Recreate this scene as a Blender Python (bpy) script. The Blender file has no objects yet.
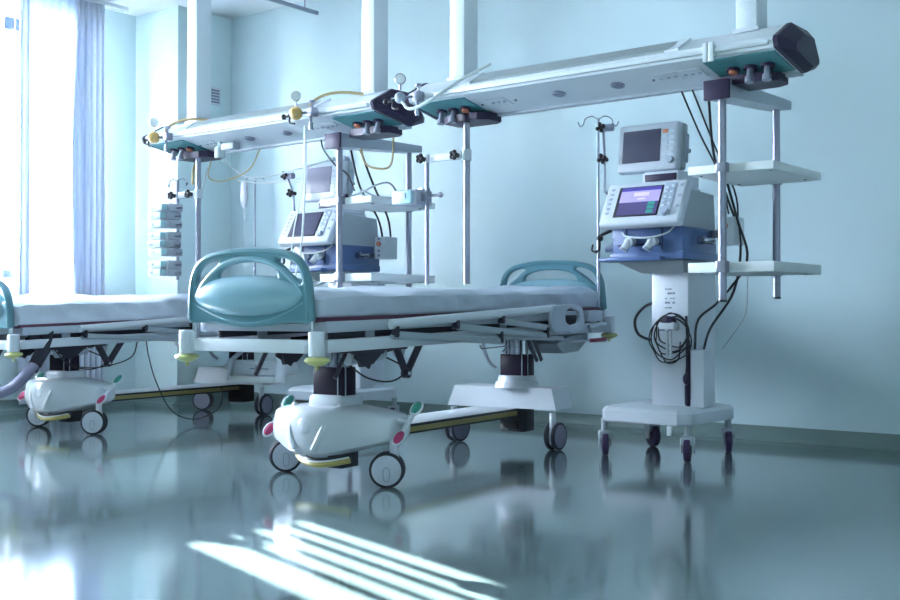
import bpy, bmesh, math, random
from mathutils import Vector, Matrix, noise
random.seed(7)
C = bpy.context.scene.collection
PI = math.pi
V = Vector

# ------------------------------------------------------------------ materials
MATS = {}
def mat(name, col, rough=.5, metal=0., spec=.5, coat=0., bump=0., bscale=40., var=0., vscale=8., trans=0., alpha=None, emit=None, estr=0.):
    m = bpy.data.materials.new(name); m.use_nodes = True
    nt = m.node_tree; b = nt.nodes['Principled BSDF']
    b.inputs['Base Color'].default_value = (*col, 1)
    b.inputs['Roughness'].default_value = rough
    b.inputs['Metallic'].default_value = metal
    b.inputs['Specular IOR Level'].default_value = spec
    b.inputs['Coat Weight'].default_value = coat
    if alpha is not None: b.inputs['Alpha'].default_value = alpha
    if trans: b.inputs['Transmission Weight'].default_value = trans
    if emit: b.inputs['Emission Color'].default_value = (*emit, 1); b.inputs['Emission Strength'].default_value = estr
    tc = nt.nodes.new('ShaderNodeTexCoord')
    if var:
        n = nt.nodes.new('ShaderNodeTexNoise'); n.inputs['Scale'].default_value = vscale; n.inputs['Detail'].default_value = 4
        nt.links.new(tc.outputs['Object'], n.inputs['Vector'])
        r = nt.nodes.new('ShaderNodeMixRGB'); r.blend_type = 'MIX'
        r.inputs[1].default_value = (*[c*(1-var) for c in col], 1); r.inputs[2].default_value = (*[min(1, c*(1+var)) for c in col], 1)
        nt.links.new(n.outputs['Fac'], r.inputs[0]); nt.links.new(r.outputs[0], b.inputs['Base Color'])
    if bump:
        n = nt.nodes.new('ShaderNodeTexNoise'); n.inputs['Scale'].default_value = bscale; n.inputs['Detail'].default_value = 3
        nt.links.new(tc.outputs['Object'], n.inputs['Vector'])
        u = nt.nodes.new('ShaderNodeBump'); u.inputs['Strength'].default_value = bump; u.inputs['Distance'].default_value = .02
        nt.links.new(n.outputs['Fac'], u.inputs['Height']); nt.links.new(u.outputs['Normal'], b.inputs['Normal'])
    MATS[name] = m
    return m

mat('wall_paint', (.55, .685, .735), .32, spec=.35, bump=.12, bscale=1.6, var=.02, vscale=1.2)
mat('wall_paint_lit', (.66, .80, .825), .4, spec=.3, bump=.05, bscale=3)  # wall paint lightened to stand in for window light on pier and left wall
mat('ceiling_paint', (.80, .84, .86), .8, var=.01)
mat('skirting_vinyl', (.155, .225, .225), .3, var=.05)
mat('white_frame', (.62, .67, .73), .32, var=.02)
mat('white_gloss', (.66, .71, .77), .22, coat=.3)
mat('white_wood', (.72, .77, .80), .45)
mat('teal', (.085, .225, .28), .3, coat=.2, var=.03, vscale=20)
mat('teal_light', (.21, .38, .46), .25, coat=.3, var=.03, vscale=20)
mat('teal_plate', (.06, .25, .28), .4, var=.04)
mat('sheet', (.50, .56, .66), .85, spec=.2, bump=.5, bscale=8, var=.03)
mat('sheet_white', (.62, .67, .76), .85, spec=.2, bump=.7, bscale=7, var=.03)
mat('deck', (.10, .03, .07), .5, var=.1)
mat('frame_grey', (.42, .48, .56), .35, metal=.0, var=.03)
mat('linkage', (.025, .022, .042), .4, var=.1)
mat('column_dark', (.014, .007, .024), .4, spec=.25, var=.1)
mat('plastic_dark', (.034, .024, .062), .42, spec=.3, var=.08)
mat('black', (.012, .012, .02), .4, var=.1)
mat('steel', (.40, .42, .50), .22, metal=.9, var=.03, vscale=30)
mat('alu', (.32, .33, .41), .3, metal=.8, var=.03, vscale=30)
mat('chrome', (.75, .78, .82), .12, metal=1., var=.02)
mat('bumper_yellow', (.46, .38, .12), .4, var=.06)
mat('lime', (.48, .50, .20), .4, var=.06)
mat('stripe', (.30, .26, .09), .45, var=.08)
mat('pedal_green', (.03, .30, .24), .4, bump=.6, bscale=160)
mat('pedal_red', (.50, .03, .14), .4, bump=.6, bscale=160)
mat('hub_grey', (.26, .26, .36), .4, var=.04)
mat('hub', (.58, .62, .70), .35, var=.03)
mat('tyre', (.02, .018, .035), .5, var=.1)
mat('caster_purple', (.05, .025, .09), .4, var=.1)
mat('beam_white', (.66, .72, .78), .32, coat=.2, var=.015)
mat('lens_grey', (.28, .33, .35), .35, var=.03)
mat('cart_white', (.66, .70, .78), .35, var=.02)
mat('blue_body', (.075, .135, .31), .38, coat=.2, var=.05)
mat('vent_grey', (.55, .60, .68), .35, var=.02)
mat('vent_side', (.36, .42, .47), .45, var=.03)
mat('panel_grey', (.36, .42, .52), .4, var=.03)
mat('button', (.55, .63, .72), .4, var=.03)
mat('screen_off', (.085, .08, .13), .12, coat=.5, var=.05)
mat('screen_grey', (.26, .25, .34), .45, coat=.0, var=.08, vscale=3)
mat('screen_lilac', (.30, .26, .55), .2, emit=(.40, .37, .66), estr=.065, var=.05, vscale=12)
mat('screen_violet', (.06, .05, .14), .2, emit=(.08, .075, .17), estr=.065, var=.05)
mat('screen_header', (.05, .04, .22), .2, emit=(.10, .10, .42), estr=.065, var=.05)
mat('screen_cream', (.5, .45, .5), .2, emit=(.60, .45, .55), estr=.065, var=.08)
mat('screen_green', (.03, .2, .18), .2, emit=(.05, .30, .25), estr=.065, var=.05)
mat('orange', (.65, .22, .12), .45, var=.04)
mat('red', (.28, .03, .09), .35, var=.05)
mat('yellow', (.62, .41, .15), .38, var=.06)
mat('hose_yellow', (.48, .38, .20), .45, var=.06)
mat('hose_white', (.62, .68, .70), .4, var=.03)
mat('hose_clear', (.70, .78, .80), .25, alpha=.75, var=.02)
mat('gauge_face', (.70, .74, .76), .3, var=.03)
mat('cyan', (.42, .68, .75), .4, coat=.1, var=.04)
mat('pump_grey', (.45, .48, .56), .45, var=.03)
mat('bag', (.68, .70, .82), .25, alpha=.7, var=.03)
mat('cloth_grey', (.20, .20, .30), .9, bump=.4, bscale=30, var=.1)
mat('strap', (.02, .018, .035), .8, bump=.3, bscale=80, var=.1)
mat('ink', (.22, .25, .33), .6, var=.05)
mat('pvc', (.75, .78, .82), .35, var=.01)
mat('rail_grey', (.26, .31, .40), .4, var=.03)
mat('facade', (.80, .82, .84), .7, var=.02)
mat('facade_window', (.004, .007, .016), .9, spec=0., var=.05)
mat('asphalt', (.35, .36, .37), .9, var=.1)
mat('bottle', (.60, .68, .72), .2, alpha=.8, var=.03)

def floor_material():
    m = bpy.data.materials.new('floor_vinyl'); m.use_nodes = True; nt = m.node_tree; b = nt.nodes['Principled BSDF']
    tc = nt.nodes.new('ShaderNodeTexCoord')
    n = nt.nodes.new('ShaderNodeTexNoise'); n.inputs['Scale'].default_value = 1.5; n.inputs['Detail'].default_value = 8; n.inputs['Roughness'].default_value = .65
    nt.links.new(tc.outputs['Object'], n.inputs['Vector'])
    r = nt.nodes.new('ShaderNodeValToRGB'); r.color_ramp.elements[0].position = .3; r.color_ramp.elements[1].position = .72
    r.color_ramp.elements[0].color = (.105, .158, .168, 1); r.color_ramp.elements[1].color = (.150, .212, .224, 1)
    nt.links.new(n.outputs['Fac'], r.inputs[0]); nt.links.new(r.outputs[0], b.inputs['Base Color'])
    n2 = nt.nodes.new('ShaderNodeTexNoise'); n2.inputs['Scale'].default_value = 2.2; n2.inputs['Detail'].default_value = 5
    nt.links.new(tc.outputs['Object'], n2.inputs['Vector'])
    mr = nt.nodes.new('ShaderNodeMapRange'); mr.inputs['From Min'].default_value = .3; mr.inputs['From Max'].default_value = .7
    mr.inputs['To Min'].default_value = .05; mr.inputs['To Max'].default_value = .14
    nt.links.new(n2.outputs['Fac'], mr.inputs['Value']); nt.links.new(mr.outputs[0], b.inputs['Roughness'])
    b.inputs['Specular IOR Level'].default_value = .6; b.inputs['Coat Weight'].default_value = .7; b.inputs['Coat Roughness'].default_value = .12; b.inputs['Coat IOR'].default_value = 1.45
    n3 = nt.nodes.new('ShaderNodeTexNoise'); n3.inputs['Scale'].default_value = 3.; n3.inputs['Detail'].default_value = 2
    nt.links.new(tc.outputs['Object'], n3.inputs['Vector'])
    u = nt.nodes.new('ShaderNodeBump'); u.inputs['Strength'].default_value = .03; u.inputs['Distance'].default_value = .02
    nt.links.new(n3.outputs['Fac'], u.inputs['Height']); nt.links.new(u.outputs['Normal'], b.inputs['Normal'])
    MATS['floor_vinyl'] = m
floor_material()

def glass_material():
    m = bpy.data.materials.new('window_glass'); m.use_nodes = True; nt = m.node_tree; nt.nodes.clear()
    o = nt.nodes.new('ShaderNodeOutputMaterial'); mx = nt.nodes.new('ShaderNodeMixShader'); t = nt.nodes.new('ShaderNodeBsdfTransparent')
    g = nt.nodes.new('ShaderNodeBsdfGlossy'); g.inputs['Roughness'].default_value = .02; f = nt.nodes.new('ShaderNodeFresnel'); f.inputs['IOR'].default_value = 1.4
    t.inputs['Color'].default_value = (.95, .98, .98, 1)
    nt.links.new(f.outputs[0], mx.inputs[0]); nt.links.new(t.outputs[0], mx.inputs[1]); nt.links.new(g.outputs[0], mx.inputs[2]); nt.links.new(mx.outputs[0], o.inputs[0])
    MATS['window_glass'] = m
glass_material()

def curtain_material(name, col, tr, clear):
    m = bpy.data.materials.new(name); m.use_nodes = True; nt = m.node_tree; nt.nodes.clear()
    o = nt.nodes.new('ShaderNodeOutputMaterial'); d = nt.nodes.new('ShaderNodeBsdfDiffuse'); t = nt.nodes.new('ShaderNodeBsdfTranslucent'); c = nt.nodes.new('ShaderNodeBsdfTransparent')
    n = nt.nodes.new('ShaderNodeTexNoise'); n.inputs['Scale'].default_value = 30; tc = nt.nodes.new('ShaderNodeTexCoord')
    nt.links.new(tc.outputs['Object'], n.inputs['Vector'])
    r = nt.nodes.new('ShaderNodeMixRGB'); r.inputs[1].default_value = (*[x*.96 for x in col], 1); r.inputs[2].default_value = (*col, 1)
    nt.links.new(n.outputs['Fac'], r.inputs[0]); nt.links.new(r.outputs[0], d.inputs[0]); nt.links.new(r.outputs[0], t.inputs[0])
    a = nt.nodes.new('ShaderNodeMixShader'); a.inputs[0].default_value = tr; b = nt.nodes.new('ShaderNodeMixShader'); b.inputs[0].default_value = clear
    nt.links.new(d.outputs[0], a.inputs[1]); nt.links.new(t.outputs[0], a.inputs[2]); nt.links.new(a.outputs[0], b.inputs[1]); nt.links.new(c.outputs[0], b.inputs[2]); nt.links.new(b.outputs[0], o.inputs[0])
    MATS[name] = m
curtain_material('curtain_sheer', (.66, .72, .82), .45, .03)
curtain_material('curtain_lined', (.76, .80, .91), .25, 0.)

# ------------------------------------------------------------------ mesh builder
class MB:
    def __init__(s, M=None): s.bm = bmesh.new(); s.M = M or Matrix()
    def _x(s, vs, M=None):
        M = s.M @ M if M is not None else s.M
        for v in vs: v.co = M @ v.co
    def box(s, c, d, bev=0., rot=None, seg=2, taper=None):
        vs = bmesh.ops.create_cube(s.bm, size=1)['verts']
        for v in vs:
            v.co = V((v.co.x*d[0], v.co.y*d[1], v.co.z*d[2]))
            if taper and v.co.z > 0: v.co.x *= taper[0]; v.co.y *= taper[1]
        M = Matrix.Translation(c) @ (rot.to_4x4() if rot is not None else Matrix())
        if bev:
            es = list({e for v in vs for e in v.link_edges})
            r = bmesh.ops.bevel(s.bm, geom=es, offset=bev, segments=seg, profile=.5, affect='EDGES')
            vs = list({v for f in r['faces'] for v in f.verts} | {v for v in vs if v.is_valid})
        s._x(vs, M); return s
    def b(s, x0, x1, y0, y1, z0, z1, bev=0., **k):
        return s.box(((x0+x1)/2, (y0+y1)/2, (z0+z1)/2), (x1-x0, y1-y0, z1-z0), bev, **k)
    def cyl(s, p, q, r, r2=None, n=16, bev=0.):
        p, q = V(p), V(q); d = q-p; L = d.length
        vs = bmesh.ops.create_cone(s.bm, cap_ends=True, segments=n, radius1=r, radius2=r if r2 is None else r2, depth=L)['verts']
        if bev:
            es = [e for e in {e for v in vs for e in v.link_edges} if any(len(f.verts) > 4 for f in e.link_faces)]
            rr = bmesh.ops.bevel(s.bm, geom=es, offset=bev, segments=2, profile=.5, affect='EDGES')
            vs = list({v for f in rr['faces'] for v in f.verts} | {v for v in vs if v.is_valid})
        M = Matrix.Translation((p+q)/2) @ d.to_track_quat('Z', 'Y').to_matrix().to_4x4()
        s._x(vs, M); return s
    def sph(s, c, r, n=16, sc=(1, 1, 1)):
        vs = bmesh.ops.create_uvsphere(s.bm, u_segments=n, v_segments=max(6, n//2), radius=r)['verts']
        s._x(vs, Matrix.Translation(c) @ Matrix.Diagonal((*sc, 1))); return s
    def tube(s, pts, r, n=8, closed=False, sub=6, flat=None):
        P = [V(p) for p in pts]
        if len(P) > 2 and sub > 1:                       # Catmull-Rom
            Q = []; N = len(P)
            for i in range(N if closed else N-1):
                a = P[(i-1) % N] if closed or i > 0 else P[0]*2-P[1]
                b, c = P[i], P[(i+1) % N]
                d = P[(i+2) % N] if closed or i+2 < N else P[-1]*2-P[-2]
                for k in range(sub):
                    t = k/sub
                    Q.append(.5*((2*b)+(c-a)*t+(2*a-5*b+4*c-d)*t*t+(3*b-a-3*c+d)*t**3))
            if not closed: Q.append(P[-1])
            P = Q
        N = len(P); rings = []; up = None
        for i in range(N):
            t = ((P[(i+1) % N]-P[i-1]) if closed else (P[min(i+1, N-1)]-P[max(i-1, 0)]))
            if t.length < 1e-9: t = V((0, 0, 1))
            t.normalize()
            if up is None:
                up = V((0, 0, 1)) if abs(t.z) < .9 else V((1, 0, 0))
            up = (up-t*up.dot(t))
            if up.length < 1e-6: up = t.orthogonal()
            up.normalize(); w = t.cross(up)
            a, bb = (r, r) if flat is None else flat
            rings.append([s.bm.verts.new(s.M @ (P[i]+w*math.cos(2*PI*k/n)*a+up*math.sin(2*PI*k/n)*bb)) for k in range(n)])
        for i in range(N if closed else N-1):
            A, B = rings[i], rings[(i+1) % N]
            for k in range(n): s.bm.faces.new((A[k], A[(k+1) % n], B[(k+1) % n], B[k]))
        if not closed: s.bm.faces.new(rings[0][::-1]); s.bm.faces.new(rings[-1])
        return s
    def prism(s, poly, a, b, f):                         # poly of 2-D points, f(u,v,t) -> 3-D
        A = [s.bm.verts.new(s.M @ V(f(u, v, a))) for u, v in poly]; B = [s.bm.verts.new(s.M @ V(f(u, v, b))) for u, v in poly]
        n = len(poly); fs = [s.bm.faces.new(A), s.bm.faces.new(B[::-1])]
        for i in range(n): fs.append(s.bm.faces.new((A[i], B[i], B[(i+1) % n], A[(i+1) % n])))
        bmesh.ops.recalc_face_normals(s.bm, faces=fs); return s
    def loft(s, rings, cap=True):
        R = [[s.bm.verts.new(s.M @ V(p)) for p in r] for r in rings]; n = len(rings[0]); fs = []
        for A, B in zip(R, R[1:]):
            for k in range(n): fs.append(s.bm.faces.new((A[k], A[(k+1) % n], B[(k+1) % n], B[k])))
        if cap: fs += [s.bm.faces.new(R[0][::-1]), s.bm.faces.new(R[-1])]
        bmesh.ops.recalc_face_normals(s.bm, faces=fs); return s
    def lathe(s, prof, o=(0, 0, 0), ax=(0, 0, 1), n=20):
        q = V(ax).to_track_quat('Z', 'Y').to_matrix(); R = []
        for r, h in prof: R.append([V(o)+q @ V((max(r, 1e-4)*math.cos(2*PI*k/n), max(r, 1e-4)*math.sin(2*PI*k/n), h)) for k in range(n)])
        return s.loft(R)
    def done(s, name, m, parent=None, smooth=35, subsurf=0, loc=None):
        me = bpy.data.meshes.new(name); bmesh.ops.recalc_face_normals(s.bm, faces=s.bm.faces); s.bm.to_mesh(me); s.bm.free()
        me.materials.append(MATS[m])
        for p in me.polygons: p.use_smooth = True
        me.set_sharp_from_angle(angle=math.radians(smooth))
        o = bpy.data.objects.new(name, me); C.objects.link(o)
        if parent: o.parent = parent
        if loc: o.location = loc
        if subsurf:
            k = o.modifiers.new('smooth', 'SUBSURF'); k.levels = k.render_levels = subsurf
        return o

def thing(name, label, cat, loc=(0, 0, 0), rz=0., group=None):
    o = bpy.data.objects.new(name, None); o.empty_display_size = .1; C.objects.link(o); o.location = loc; o.rotation_euler = (0, 0, rz)
    o['label'] = label; o['category'] = cat
    if group: o['group'] = group
    return o
def tag(o, label, cat, group=None):
    o['label'] = label; o['category'] = cat
    if group: o['group'] = group
    return o
def struct(o): o['kind'] = 'structure'; return o
def copy_tree(o, parent=None):
    c = o.copy(); C.objects.link(c)
    if parent: c.parent = parent; c.matrix_parent_inverse = o.matrix_parent_inverse.copy()
    for ch in list(o.children): copy_tree(ch, c)
    return c
def curve_plate(name, m, parent, loops, thick, bev, M):
    cu = bpy.data.curves.new('plate', 'CURVE'); cu.dimensions = '2D'; cu.fill_mode = 'BOTH'; cu.extrude = thick; cu.bevel_depth = bev; cu.bevel_resolution = 2
    for lp in loops:
        sp = cu.splines.new('BEZIER'); sp.bezier_points.add(len(lp)-1); sp.use_cyclic_u = True
        for bp, (x, y) in zip(sp.bezier_points, lp):
            bp.co = (x, y, 0); bp.handle_left_type = bp.handle_right_type = 'AUTO'
        sp.resolution_u = 6
    tmp = bpy.data.objects.new('tmp', cu); C.objects.link(tmp); dg = bpy.context.evaluated_depsgraph_get()
    me = bpy.data.meshes.new_from_object(tmp.evaluated_get(dg)); bpy.data.objects.remove(tmp)
    me.transform(M); me.materials.clear(); me.materials.append(MATS[m]); me.name = name
    for p in me.polygons: p.use_smooth = True
    me.set_sharp_from_angle(angle=math.radians(40))
    o = bpy.data.objects.new(name, me); C.objects.link(o)
    if parent: o.parent = parent
    return o

# ------------------------------------------------------------------ the room
CE = 3.2; BY = 6.18; LX = -7.79; PX = -7.24; PY = 5.63; RX = 4.2; FY = -4.6; T = .25
def slab(name, m, *a): return struct(MB().b(*a).done(name, m))
slab('floor', 'floor_vinyl', LX-T, RX+T, FY-T, BY+T, -.1, 0)
slab('ceiling', 'ceiling_paint', LX-T, RX+T, FY-T, BY+T, CE, CE+.1)
slab('wall_back', 'wall_paint', PX, RX+T, BY, BY+T, 0, CE)
slab('wall_right', 'wall_paint', RX, RX+T, FY, BY, 0, CE)
slab('wall_front', 'wall_paint', LX, RX, FY-T, FY, 0, CE)
slab('wall_pier', 'wall_paint_lit', LX-T, PX, PY, BY+T, 0, CE)
WINS = [(4.40, 5.14, .88, 3.12), (3.70, 4.36, 1.345, 2.86), (1.3, 3.05, .88, 2.98)]   # openings of the window wall: Y range, sill, head; second is unseen, shaped for the sun stripes
m = MB()
ys = [FY-T] + [v for w in sorted(WINS) for v in w[:2]] + [PY]
for a, b in zip(ys[::2], ys[1::2]): m.b(LX-T, LX, a, b, 0, CE)
for a, b, WZ0, WZ1 in WINS: m.b(LX-T, LX, a, b, 0, WZ0).b(LX-T, LX, a, b, WZ1, CE)
struct(m.done('wall_left', 'wall_paint_lit'))
for i, (a, b, WZ0, WZ1) in enumerate(WINS):
    f = MB(); x0, x1 = LX-.16, LX-.09
    f.b(x0, x1, a, b, WZ0, WZ0+.06).b(x0, x1, a, b, WZ1-.06, WZ1).b(x0, x1, a, a+.06, WZ0+.06, WZ1-.06).b(x0, x1, b-.06, b, WZ0+.06, WZ1-.06)
    mid = (a+b)/2
    if i != 1: f.b(x0+.01, x1-.01, mid-.03, mid+.03, WZ0+.06, WZ1-.06)
    w = struct(f.done('window_%d' % (i+1), 'pvc'))
    MB().b(LX-.13, LX-.12, a+.05, b-.05, WZ0+.05, WZ1-.05).done('pane', 'window_glass', w)
    MB().b(LX-.09, LX+.10, a-.03, b+.03, WZ0-.035, WZ0-.002, .008).done('window_sill', 'pvc', w)
    if i == 1:
        for c, d in ((3.915, 3.945), (4.016, 4.038), (4.110, 4.137), (4.196, 4.222)): MB().b(x0+.01, x1-.01, c, d, WZ0+.06, WZ1-.06).done('stripe_bar', 'pvc', w)  # unseen bars added to split the sunlight into floor stripes
        MB().b(x1+.005, x1+.015, 4.165, b-.005, 1.70, WZ1-.01).done('sun_cutoff', 'pvc', w)  # unseen sheet added to end the last sun stripes early
struct(MB().b(-9.06, -8.94, 4.76, 4.95, -4, 4).done('sun_blocker', 'facade'))   # unseen post added outside to block sun through the slit beside the curtains
# coved skirting
def skirt(name, p, q, nrm):
    p, q, n = V(p), V(q), V(nrm)
    prof = [(0, .085), (.006, .085), (.008, .045), (.018, .02), (.045, .003), (.045, 0), (0, 0)]
    mm = MB(); mm.prism([(u, v) for u, v in prof], 0, 1, lambda u, v, t: tuple(p.lerp(q, t)+n*u+V((0, 0, v)))); return struct(mm.done(name, 'skirting_vinyl'))
skirt('baseboard_back', (PX, BY, 0), (RX, BY, 0), (0, -1, 0))
skirt('baseboard_pier', (PX, PY, 0), (PX, BY, 0), (1, 0, 0))
skirt('baseboard_recess', (LX, PY, 0), (PX, PY, 0), (0, -1, 0))
skirt('baseboard_left', (LX, FY, 0), (LX, PY, 0), (1, 0, 0))
skirt('baseboard_right', (RX, FY, 0), (RX, BY, 0), (-1, 0, 0))
# ventilation grille on the pier
g = thing('ventilation_grille', 'small white slatted ventilation grille high on the pier near the corner', 'vent', (PX, 6.0, 2.45))
MB().b(0, .012, -.06, .06, 0, .15, .003).done('frame', 'white_frame', g)
mm = MB()
for k in range(5): mm.b(.010, .016, -.042, .042, .018+k*.024, .018+k*.024+.015)
mm.done('slots', 'ink', g)
# curtain track and curtains
tr = MB(); tr.b(LX+.10, LX+.125, 3.0, 5.42, CE-.03, CE-.001).b(LX+.16, LX+.185, 3.0, 5.42, CE-.03, CE-.001)
struct(tr.done('trim_1', 'pvc'))
def curtain(name, label, m, x, y0, y1, z0, z1, folds, amp, seed, sweep=None):
    mm = MB(); N = max(12, folds*10); K = 14; rows = []
    rnd = random.Random(seed); ph = rnd.random()*6
    for j in range(K+1):
        tz = j/K; row = []
        for i in range(N+1):
            t = i/N; y = y0+(y1-y0)*t
            if sweep: y += sweep(t, tz)
            a = amp*(.65+.35*tz+.25*math.sin(ph+tz*2+t*3))
            row.append((x+a*math.sin(t*folds*2*PI+ph+.5*math.sin(tz*2.1+t*5)), y+.35*amp*math.sin(2*t*folds*2*PI), z1+(z0-z1)*tz))
        rows.append(row)
    vs = [[mm.bm.verts.new(p) for p in r] for r in rows]
    for A, B in zip(vs, vs[1:]):
        for i in range(N): mm.bm.faces.new((A[i], A[i+1], B[i+1], B[i]))
    o = mm.done(name, m, smooth=80)
    so = o.modifiers.new('thick', 'SOLIDIFY'); so.thickness = .002
    return tag(o, label, 'curtain')
cx = LX+.17
curtain('curtain', 'narrow lilac curtain strip hanging alone near the left edge of the window', 'curtain_lined', cx, 4.478, 4.565, .06, CE-.03, 2, .022, 1)
curtain('curtain', 'wide sheer white curtain glowing in front of the bright window', 'curtain_sheer', LX+.125, 4.565, 5.06, .06, CE-.03, 6, .022, 2)
curtain('curtain', 'gathered pale lilac curtain beside the recessed wall, right of the sheer one', 'curtain_lined', cx, 4.96, 5.205, .06, CE-.03, 5, .024, 3,
        lambda t, z: -.05*max(0., 1-t*2.2)*math.sin(min(1, z*1.15)*PI) if t < .45 else 0)
# ceiling-hung curtain rail between the bays
r = thing('bay_rail', 'grey straight bay curtain rail hung below the ceiling near the corner', 'rail', (-6.2, 5.3, 3.06))
MB().b(-.012, .012, -1.3, .86, 0, .028, .003).done('track', 'rail_grey', r)
for y in (-.9, -.1, .72): MB().cyl((0, y, .02), (0, y, .14), .005, n=8).done('hanger', 'alu', r)

# ------------------------------------------------------------------ beds
HOLE1 = [(-.296, .840), (-.300, .89), (-.284, .932), (-.250, .954), (-.19, .964), (-.150, .950), (-.19, .908), (-.243, .868)]
def board_loops(z0):
    half = [(0, .985), (.12, .979), (.232, .960), (.290, .924), (.317, .868), (.328, .80), (.334, .73), (.334, .710), (.30, .706), (.22, .708), (.12, .697)]
    full = half + [(0, .689)] + [(-x, z) for x, z in half[:0:-1]]
    h2 = [(-x, z) for x, z in HOLE1]
    h3 = [(-.172, .86), (-.174, .90), (-.135, .930), (-.065, .947), (0, .951), (.065, .947), (.135, .930), (.174, .90), (.172, .86), (.08, .858), (0, .858), (-.08, .858)]
    return [[(x, z-z0) for x, z in l] for l in (full, HOLE1, h2, h3)]
def end_board(name, parent, S, M, flip):
    """moulded board with carrying holes; local x = across, z = up; M places it"""
    R = M @ Matrix.Rotation(PI/2, 4, 'X')
    o = curve_plate(name, 'teal', parent, board_loops(0), .004, .012, R)
    sg = -1 if not flip else 1
    ring = [(-.330, .71), (-.324, .80), (-.314, .870), (-.286, .924), (-.230, .959), (-.12, .978), (0, .983), (.12, .978), (.230, .959), (.286, .924), (.314, .870), (.324, .80), (.330, .71)]
    MB(M).tube([(x, 0, z) for x, z in ring], .02, n=10, flat=(.023, .017)).done('rim', 'teal', o)
    arch = [(-.295, .80), (-.262, .845), (-.205, .895), (-.12, .938), (0, .955), (.12, .938), (.205, .895), (.262, .845), (.295, .80)]
    MB(M).tube([(x, sg*.004, z) for x, z in arch], .014, n=10, flat=(.016, .014)).done('inner_arch', 'teal_light', o)
    for k in (1, -1):                                    # padded lens on both faces
        mm = MB(M); rings = []
        n = 40; prof = [(1., 0), (.985, .012), (.93, .024), (.75, .040), (.45, .051), (.15, .055)]
        for q, h in prof:
            rg = []
            for i in range(n):
                a = 2*PI*i/n; ca, sa = math.cos(a), math.sin(a)
                x = .298*math.copysign(abs(ca)**.92, ca)*q; z = .802+(.086 if sa > 0 else .080)*math.copysign(abs(sa)**1.1, sa)*q
                rg.append((x, k*(.010+h), z))
            rings.append(rg)
        mm.loft(rings).done('panel', 'teal_light', o, smooth=60)
    MB(M).tube([(x, sg*.013, .785-.09*math.cos(x/.32*PI/2)**.9) for x in [-.305+.61*i/16 for i in range(17)]], .005, n=6, sub=2).done('bead', 'teal_light', o)
    return o

def caster(parent, w, s, yaw, rr=.075, twin=True, tall=.2, wide=.048, hubm='hub', tym='tyre', forkm='white_frame'):
    M = Matrix.Translation((w, s, 0)) @ Matrix.Rotation(yaw, 4, 'Z')
    f = MB(M)
    f.cyl((0, -.028, rr+.04), (0, -.028, tall), .018).box((0, -.012, rr+.045), (.03 if twin else wide+.022, .075, .045), .01)
    if twin: f.box((0, 0, rr), (.014, rr*1.5, rr*1.1), .005)
    else:
        for k in (-1, 1): f.box((k*(wide/2+.007), -.006, rr+.012), (.006, .045, rr*.9), .002)
    o = f.done('caster', forkm, parent)
    for k in ((-1, 1) if twin else (0,)):
        xc = k*(wide/2-.003); h = .0105 if twin else wide/2-.008
        MB(M).lathe([(rr*.80, -h), (rr*.95, -h), (rr, -h*.6), (rr, h*.6), (rr*.95, h), (rr*.80, h)], (xc, 0, rr), (1, 0, 0), 28).done('tyre', tym, o)
        MB(M).lathe([(.001, -h-.003), (rr*.6, -h-.003), (rr*.84, -h), (rr*.84, h), (rr*.6, h+.003), (.001, h+.003)], (xc, 0, rr), (1, 0, 0), 28).done('wheel_cover', hubm, o)
        if k:
            mm = MB(M); x = xc+k*(h+.0035)
            pts = [(x, -.013, rr+.0), (x, -.011, rr-.038), (x, 0, rr-.047), (x, .011, rr-.038), (x, .013, rr+.0), (x, 0, rr+.013)]
            mm.tube(pts, .0013, n=5, closed=True, sub=3).done('brake_mark', 'ink', o)
    return o

def loftbase(M):
    """moulded foot-end chassis cover"""
    W = [-.282, -.279, -.266, -.24, -.20, -.135, -.09, 0, .09, .135, .20, .28, .335, .350, .353]
    rings = []
    for w in W:
        a = abs(w); c = max(0, 1-(w/.16)**2) if a < .16 else 0
        lim = .278 if w < 0 else .349
        e = .80 if a > lim else (.96 if a > lim-.02 else 1.)
        q = max(0, (a-.12)/.25)
        f = -.885-.075*c**.6+.075*max(0, (a-.20)/.17); rbk = -.64
        zt = .338-.035*q; zb = .128+.062*q-.012*c
        zm = (zt+zb)/2; zt = zm+(zt-zm)*e; zb = zm+(zb-zm)*e; fm = (f+rbk)/2; f = fm+(f-fm)*e; rbk = fm+(rbk-fm)*e
        h = zt-zb
        rings.append([(w, f+.03, zb), (w, f+.004, zb+.04*h), (w, f-.008, zb+.35*h), (w, f+.006, zb+.78*h), (w, f+.014, zb+.90*h), (w, f+.04, zt-.02*h), (w, f+.10, zt),
                      (w, rbk-.03, zt), (w, rbk, zt-.1*h), (w, rbk, zb+.2*h), (w, rbk-.02, zb)])
    return MB(M).loft(rings)

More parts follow.
